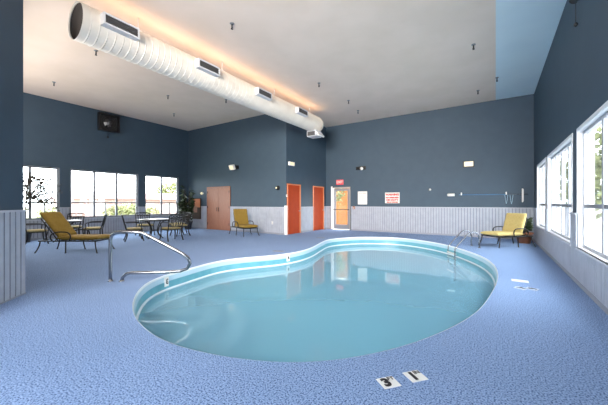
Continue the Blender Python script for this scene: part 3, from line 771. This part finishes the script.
def chaise(label, loc, rz, seat, back, ang, cm, cmb=None, w_=.66, tail=.55):
    r = thing('chaise_lounge', label, 'lounge chair', loc, rz, None)
    zr = .32; hw = w_/2
    tot = seat+tail
    bm = B()
    for s in (-1, 1): tube(bm, [(.02, s*hw, zr), (tot, s*hw, zr)], .018, 8)
    for x in (.02, seat*.5, seat, tot): tube(bm, [(x, -hw, zr), (x, hw, zr)], .014, 8)
    k = .12
    while k < seat: tube(bm, [(k, -hw, zr+.005), (k, hw, zr+.005)], .007, 5); k += .12
    obj('frame', bm, 'iron', r)
    for s in (-1, 1):
        for x, dx in ((.06, -.08), (seat*.78, -.03), (tot-.05, .10)):
            bm = B(); tube(bm, smoothpath([(x, s*hw, zr), (x+dx*.2, s*(hw+.01), zr*.6), (x+dx*.7, s*(hw+.03), zr*.2), (x+dx, s*(hw+.045), .012)], 4), .016, 7)
            lathe(bm, [(.022, 0), (.022, .012), (.012, .02)], 8, (x+dx, s*(hw+.045), 0)); obj('leg', bm, 'iron', r)
        xa = seat-.38
        bm = B(); tube(bm, smoothpath([(xa+.03, s*(hw+.02), zr), (xa-.02, s*(hw+.04), zr+.12), (xa+.02, s*(hw+.05), zr+.22), (xa+.15, s*(hw+.05), zr+.25), (xa+.36, s*(hw+.05), zr+.24), (xa+.50, s*(hw+.045), zr+.17), (xa+.52, s*(hw+.03), zr+.06), (xa+.48, s*(hw+.01), zr)], 5), .016, 7)
        obj('armrest', bm, 'iron', r)
    bx = seat; ca, sa = math.cos(ang), math.sin(ang)
    mtb = Matrix.Translation((bx, 0, zr+.02)) @ Matrix.Rotation(-ang, 4, 'Y')
    bm = B()
    loop = [mtb @ Vector(p) for p in ((0, -hw+.03, 0), (back*.9, -hw+.03, 0), (back, -hw+.1, 0), (back+.02, 0, 0), (back, hw-.1, 0), (back*.9, hw-.03, 0), (0, hw-.03, 0))]
    tube(bm, loop, .014, 7)
    for f in (.25, .5, .75): tube(bm, [mtb @ Vector((back*f, -hw+.03, 0)), mtb @ Vector((back*f, hw-.03, 0))], .008, 6)
    bf = obj('back_frame', bm, 'iron', r)
    e = mtb @ Vector((back*.55, 0, 0))
    for s in (-1, 1):
        bm = B(); tube(bm, [(e.x, s*.22, e.z), (min(tot-.02, e.x+.12), s*.22, zr)], .010, 6); obj('back_prop', bm, 'iron', r)
    bm = B(); cushion(bm, seat+.02, w_+.02, .115, Matrix.Translation((-.02, 0, zr+.018)), 2, tuft=0); obj('seat_cushion', bm, cm, r)
    mtc = Matrix.Translation((bx+.0, 0, zr+.06)) @ Matrix.Rotation(-ang, 4, 'Y') @ Matrix.Translation((0, 0, .018))
    bm = B(); cushion(bm, back+.02, w_+.02, .115, mtc, 3, tuft=1); obj('back_cushion', bm, cmb or cm, r)
    return r
# left: foot end towards the camera-right
hd = math.radians(33)+PI
nearfoot = Vector((-9.0, 3.56)); fc = nearfoot+Vector((-math.sin(hd-PI), math.cos(hd-PI)))*.32
chaise('mustard cushioned chaise with reclined back, in front of the left windows', (fc.x, fc.y, 0), hd, 1.10, .82, math.radians(52), 'cushion', tail=.50, w_=.62)
chaise('mustard cushioned lounge chair against the block wall right of the brown doors', (-8.32, 8.80, 0), math.atan2(.31, -.95), .88, .70, math.radians(74), 'cushion', tail=.42, w_=.62)
hx = Vector((.70, .714)); ft = Vector((0.08, 10.55))+Vector((-.714, .70))*.35
chaise('pale yellow tufted lounge chair in the far right corner beside the potted plant', (ft.x, ft.y, 0), math.atan2(hx.y, hx.x), .92, .63, math.radians(73), 'cushion2', tail=.36)

def dining_chair(label, loc, rz, group):
    r = thing('dining_chair', label, 'chair', loc, rz, group)   # faces +y
    hw = .26; zs = .40
    bm = B()
    tube(bm, [(-hw, -.22, zs), (hw, -.22, zs), (hw+.01, .24, zs), (-hw-.01, .24, zs)], .014, 7, closed=True)
    for x in (-.15, -.05, .05, .15): tube(bm, [(x, -.22, zs), (x, .24, zs)], .007, 5)
    obj('seat_frame', bm, 'iron', r)
    for s in (-1, 1):
        bm = B(); tube(bm, smoothpath([(s*hw, .22, zs), (s*(hw+.01), .23, .2), (s*(hw+.03), .28, .012)], 4), .021, 7); obj('leg', bm, 'iron', r)
        bm = B(); tube(bm, smoothpath([(s*hw, -.22, zs), (s*(hw+.005), -.23, .2), (s*(hw+.02), -.30, .012)], 4), .021, 7); obj('leg', bm, 'iron', r)
        bm = B(); tube(bm, smoothpath([(s*hw, -.255, .66), (s*(hw+.02), -.1, .665), (s*(hw+.04), .12, .655), (s*(hw+.04), .20, .61), (s*(hw+.02), .19, .5), (s*hw, .22, zs)], 4), .015, 7); obj('armrest', bm, 'iron', r)
    bm = B()
    def bp(x, z): return (x, -.22-.13*(z-zs)/.5-.02*math.cos(x*3), z)
    tube(bm, smoothpath([bp(-hw+.01, zs), bp(-hw, .7), bp(-hw-.005, .88), bp(-hw+.04, .93), bp(0, .95), bp(hw-.04, .93), bp(hw+.005, .88), bp(hw, .7), bp(hw-.01, zs)], 4), .016, 7)
    tube(bm, [bp(-hw, .82), bp(hw, .82)], .014, 6); tube(bm, [bp(-hw, .52), bp(hw, .52)], .014, 6)
    for x in (-.17, -.085, 0, .085, .17): tube(bm, [bp(x, .52), bp(x, .82)], .012, 5)
    for c in (-.17, -.057, .057, .17):
        tube(bm, [bp(c+.045*math.cos(2*PI*k/12), .878+.045*math.sin(2*PI*k/12)) for k in range(12)], .010, 5, closed=True)
    obj('backrest', bm, 'iron', r)
    bm = B(); cushion(bm, .48, .50, .07, Matrix.Translation((0, -.21, zs+.012)) @ Matrix.Rotation(PI/2, 4, 'Z'), 1, 12, 12); obj('seat_cushion', bm, 'tan', r)
    return r
def table(label, loc, R_=.54):
    r = thing('patio_table', label, 'table', loc, .4)
    bm = B(); lathe(bm, [(0, .700), (R_-.02, .700), (R_, .708), (R_, .728), (R_-.01, .735), (0, .735)], 40); obj('tabletop', bm, 'tabletop', r)
    bm = B(); tube(bm, [((R_-.04)*math.cos(2*PI*k/36), (R_-.04)*math.sin(2*PI*k/36), .685) for k in range(36)], .016, 6, closed=True)
    tube(bm, [(.16*math.cos(2*PI*k/20), .16*math.sin(2*PI*k/20), .3) for k in range(20)], .01, 6, closed=True); obj('table_frame', bm, 'iron', r)
    for k in range(4):
        a = k*PI/2; c_, s_ = math.cos(a), math.sin(a)
        bm = B(); tube(bm, smoothpath([((R_-.06)*c_, (R_-.06)*s_, .68), (.30*c_, .30*s_, .6), (.16*c_, .16*s_, .35), (.2*c_, .2*s_, .15), (.36*c_, .36*s_, .012)], 5), .018, 7); obj('leg', bm, 'iron', r)
    return r
TA = (-11.0, 6.3, 0); TB = (-12.75, 4.0, 0)
table('round patio table ringed by chairs, near the dark corner', TA)
table('round patio table behind the mustard chaise by the left windows', TB, .52)
c0 = dining_chair('metal armchair on the left of the corner table, seen from its side', (-10.78, 5.42, 0), math.radians(-22), 'metal chairs with tan cushions')
def face(loc, tgt): return math.atan2(tgt[1]-loc[1], tgt[0]-loc[0])-PI/2
for loc, T_, lab in (((-9.78, 6.22, 0), TA, 'metal armchair nearest the camera at the round table, its back to the pool'),
        ((-10.85, 7.28, 0), TA, 'metal armchair on the right side of the round table, turned towards the camera'),
        ((-12.15, 6.55, 0), TA, 'metal armchair behind the round table under the middle window'),
        ((-11.75, 7.75, 0), (-11.2, 6.6), 'metal armchair standing back from the round table by the corner plant'),
        ((-12.62, 3.22, 0), (-12.5, 4.2), 'metal armchair at the pillar edge under the leafy tree'),
        ((-12.2, 4.72, 0), (-12.6, 4.0), 'metal armchair just right of the mustard chaise back'),
        ((-13.5, 4.52, 0), (-12.7, 3.95), 'metal armchair between the far table and the left windows')):
    dup(c0, loc, face(loc, T_), lab)

# ------------------------------------------------------------------ plants
def leaf(bm, p, d, L, Wd, rnd, mi=0):
    d = Vector(d).normalized(); s = d.cross(Vector((rnd.uniform(-1, 1), rnd.uniform(-1, 1), rnd.uniform(-1, 1))))
    if s.length < .01: return
    s.normalize(); u = s.cross(d)*L*.12
    a = Vector(p); b = a+d*L*.5+s*Wd+u; c = a+d*L+u*(-.6); e = a+d*L*.5-s*Wd+u; m_ = a+d*L*.5
    v = [bm.verts.new(q) for q in (a, b, c, e, m_)]
    for t in ((0, 1, 4), (1, 2, 4), (2, 3, 4), (3, 0, 4)): bm.faces.new([v[i] for i in t]).material_index = mi
def pot(r, R_, h_, m='terra'):
    bm = B(); lathe(bm, [(R_*.7, 0), (R_*.95, h_*.85), (R_*1.05, h_*.86), (R_*1.05, h_), (R_*.9, h_), (R_*.88, h_*.9), (0, h_*.9)], 20); obj('pot', bm, m, r, smooth=False)
    bm = B(); lathe(bm, [(R_*.87, h_*.91), (R_*.5, h_*.93), (0, h_*.94)], 14); obj('soil', bm, 'soil', r)
rnd = random.Random(5)
r = thing('potted_tree', 'leafy potted tree with small leaves in front of the leftmost window', 'tree', (-13.6, 3.18, 0))
pot(r, .2, .36, 'darkgrey')
bm = B(); lv = B(); tube(bm, smoothpath([(0, 0, .3), (.03, .02, .9), (-.02, .05, 1.5), (.02, .1, 2.2)], 4), [.02]*12+[.015], 6)
for k in range(44):
    z = rnd.uniform(1.1, 2.2); a = rnd.uniform(0, 2*PI); ln = rnd.uniform(.15, .62)
    st_ = Vector((0.01, .07, z)); en = st_+Vector((math.cos(a)*ln*.8, math.sin(a)*ln*1.1+.34, rnd.uniform(-.2, .62))); mid_ = (st_+en)/2+Vector((0, 0, .08))
    tube(bm, [st_, mid_, en], [.008, .005, .003], 5)
    for q in range(20):
        t = rnd.uniform(.35, 1.05); p = st_.lerp(en, t)+Vector((rnd.uniform(-.06, .06), rnd.uniform(-.06, .06), rnd.uniform(-.06, .08)))
        p.x = max(p.x, -.4)
        leaf(lv, p, (rnd.uniform(-1, 1), rnd.uniform(-1, 1), rnd.uniform(-1, .3)), rnd.uniform(.07, .12), .026, rnd)
obj('trunk', bm, 'bark', r); obj('foliage', lv, 'leafbrown', r)
r = thing('potted_plant', 'tall dark leafy plant in the corner beside the picture', 'plant', (-13.35, 9.42, 0))
pot(r, .22, .4, 'darkgrey')
bm = B(); lv = B()
for k in range(38):
    a = rnd.uniform(0, 2*PI); hgt = rnd.uniform(.8, 2.3); rr = rnd.uniform(.05, .42)
    p0 = Vector((.03*math.cos(a), .03*math.sin(a), .35)); en = Vector((rr*math.cos(a), rr*math.sin(a)*.8-.05, hgt))
    tube(bm, [p0, p0.lerp(en, .5)+Vector((0, 0, .1)), en], [.012, .008, .004], 5)
    for q in range(9): leaf(lv, p0.lerp(en, rnd.uniform(.35, 1)), (math.cos(a+rnd.uniform(-1, 1)), math.sin(a+rnd.uniform(-1, 1)), rnd.uniform(-.7, .6)), rnd.uniform(.16, .32), .06, rnd)
obj('stem', bm, 'bark', r); obj('foliage', lv, 'leaf', r)
r = thing('potted_plant', 'low dark plant in a terracotta pot behind the pale yellow lounge chair', 'plant', (.80, 12.35, 0))
pot(r, .25, .36)
bm = B(); lv = B()
for k in range(22):
    a = rnd.uniform(0, 2*PI); rr = rnd.uniform(.05, .30); hgt = rnd.uniform(.5, .88)
    p0 = Vector((0, 0, .32)); en = Vector((rr*math.cos(a), rr*math.sin(a), hgt)); tube(bm, [p0, p0.lerp(en, .5)+Vector((0, 0, .06)), en], [.009, .006, .003], 5)
    for q in range(8):
        d_ = (math.cos(a+rnd.uniform(-1, 1)), math.sin(a+rnd.uniform(-1, 1)), rnd.uniform(-.6, .5)); p = p0.lerp(en, rnd.uniform(.4, 1)); p.x = min(p.x, .12)
        leaf(lv, p, d_, rnd.uniform(.09, .17), .035, rnd)
obj('stem', bm, 'bark', r); obj('foliage', lv, 'leaf', r)

# ------------------------------------------------------------------ outside
bm = B(); box(bm, -120, XL-.25, -60, 80, -.4, -.2); struct('ground_left', bm, 'lawn', 'pale lawn outside the left windows')
bm = B(); box(bm, XR+.25, 80, -60, 80, -.4, -.2); struct('ground_right', bm, 'paving', 'pale paving outside the right windows')
bm = B(); box(bm, XL-.25, XR+.25, YB+.25, 60, -.4, -.2); struct('ground_back', bm, 'paving', 'paving outside the exit door')
def house(label, loc, Lx, Ly, hz, roofh, wm='brick'):
    r = thing('brick_house', label, 'building', loc)
    bm = B(); box(bm, -Lx/2, Lx/2, -Ly/2, Ly/2, 0, hz); obj('wall', bm, wm, r)
    bm = B(); o_ = .5
    v = [bm.verts.new(p) for p in ((-Lx/2-o_, -Ly/2-o_, hz), (Lx/2+o_, -Ly/2-o_, hz), (Lx/2+o_, Ly/2+o_, hz), (-Lx/2-o_, Ly/2+o_, hz), (0, -Ly/2+.6, hz+roofh), (0, Ly/2-.6, hz+roofh))]
    for f in ((0, 1, 4), (1, 2, 5, 4), (2, 3, 5), (3, 0, 4, 5), (0, 3, 2, 1)): bm.faces.new([v[i] for i in f])
    obj('roof', bm, 'roofm', r)
    y = -Ly/2+1.2
    while y < Ly/2-1:
        bm = B(); box(bm, Lx/2, Lx/2+.05, y, y+1.1, 1.0, hz-.5); obj('window', bm, 'stone', r); y += 2.6
    return r
def bearing(pxx, dist): a, b, _ = px(pxx, 203); n = math.hypot(a, b); return a/n*dist, b/n*dist
x, y = bearing(86, 74); house('far red brick house seen through the middle left window, smaller one', (x, y, -.2), 6, 7, 2.2, 1.0)
x, y = bearing(106, 58); house('far long red brick house in the middle left window', (x, y, -.2), 6, 12, 2.2, 1.2)
x, y = bearing(162, 46); house('long pink building across the lawn in the window nearest the corner', (x, y, -.2), 8, 22, 2.0, .9)
def shrub(name, label, loc, R_, hz, n, cat, seed, trunk=0):
    rn = random.Random(seed); r = thing(name, label, cat, loc)
    lv = B()
    for k in range(n):
        th = rn.uniform(0, 2*PI); cz = rn.uniform(-1, 1); q = rn.uniform(.75, 1)*(1+.2*math.sin(3*th+seed))
        p = Vector((R_*q*math.sqrt(1-cz*cz)*math.cos(th), R_*q*math.sqrt(1-cz*cz)*math.sin(th), trunk+hz/2+hz/2*q*cz))
        leaf(lv, p, (rn.uniform(-1, 1), rn.uniform(-1, 1), rn.uniform(-1, 1)), R_*.22, R_*.08, rn)
    obj('foliage', lv, 'bush', r)
    bm = B(); tube(bm, [(0, 0, 0), (0, 0, trunk+hz*.6)], max(.05, R_*.06), 7)
    for k in range(5):
        a = k*2*PI/5; tube(bm, [(0, 0, trunk+hz*.2), (R_*.6*math.cos(a), R_*.6*math.sin(a), trunk+hz*.7)], R_*.02, 5)
    obj('trunk', bm, 'bark', r); return r
for i, (p_, d_, R_, h_, l) in enumerate(((54, 30, .8, 1.2, 'small yellow green bush outside the leftmost window'), (121, 27, 1.0, 1.3, 'yellow green bush outside the middle window, left of the pair'),
        (132, 30, 1.2, 1.4, 'yellow green bush outside the middle window, right of the pair'), (150, 26, .7, 1.2, 'yellow green bush at the left edge of the window nearest the corner'))):
    x, y = bearing(p_, d_); shrub('garden_bush', l, (x, y, -.2), R_, h_, 700, 'bush', i)
x, y = bearing(175, 68); shrub('garden_tree', 'pale tree rising behind the pink building', (x, y, -.2), 3.2, 4.5, 900, 'tree', 9, 1.2)
x, y = bearing(583, 14); shrub('garden_tree', 'pale tree outside the nearest right window', (x+3, y+9, -.2), 2.0, 4.5, 900, 'tree', 11, 1.0)
x, y = bearing(566, 20); shrub('garden_tree', 'pale tree outside the middle right window', (x+2.2, y+8, -.2), 1.8, 4.0, 700, 'tree', 12, 1.0)
# outside the exit door: orange stucco wall and a small tree
r = thing('garden_wall', 'orange stucco wall outside the glass exit door', 'wall', (-9.5, 18.2, -.2))
bm = B(); box(bm, -3, 3.5, 0, .25, 0, 3.4); obj('wall_panel', bm, 'orangewall', r)
bm = B(); box(bm, -3.05, 3.55, -.04, .29, 3.4, 3.5); obj('coping', bm, 'stone', r)
shrub('garden_tree', 'small green tree in front of the orange wall outside the exit door', (-8.9, 17.0, -.2), .75, 1.5, 500, 'tree', 21, 1.5)
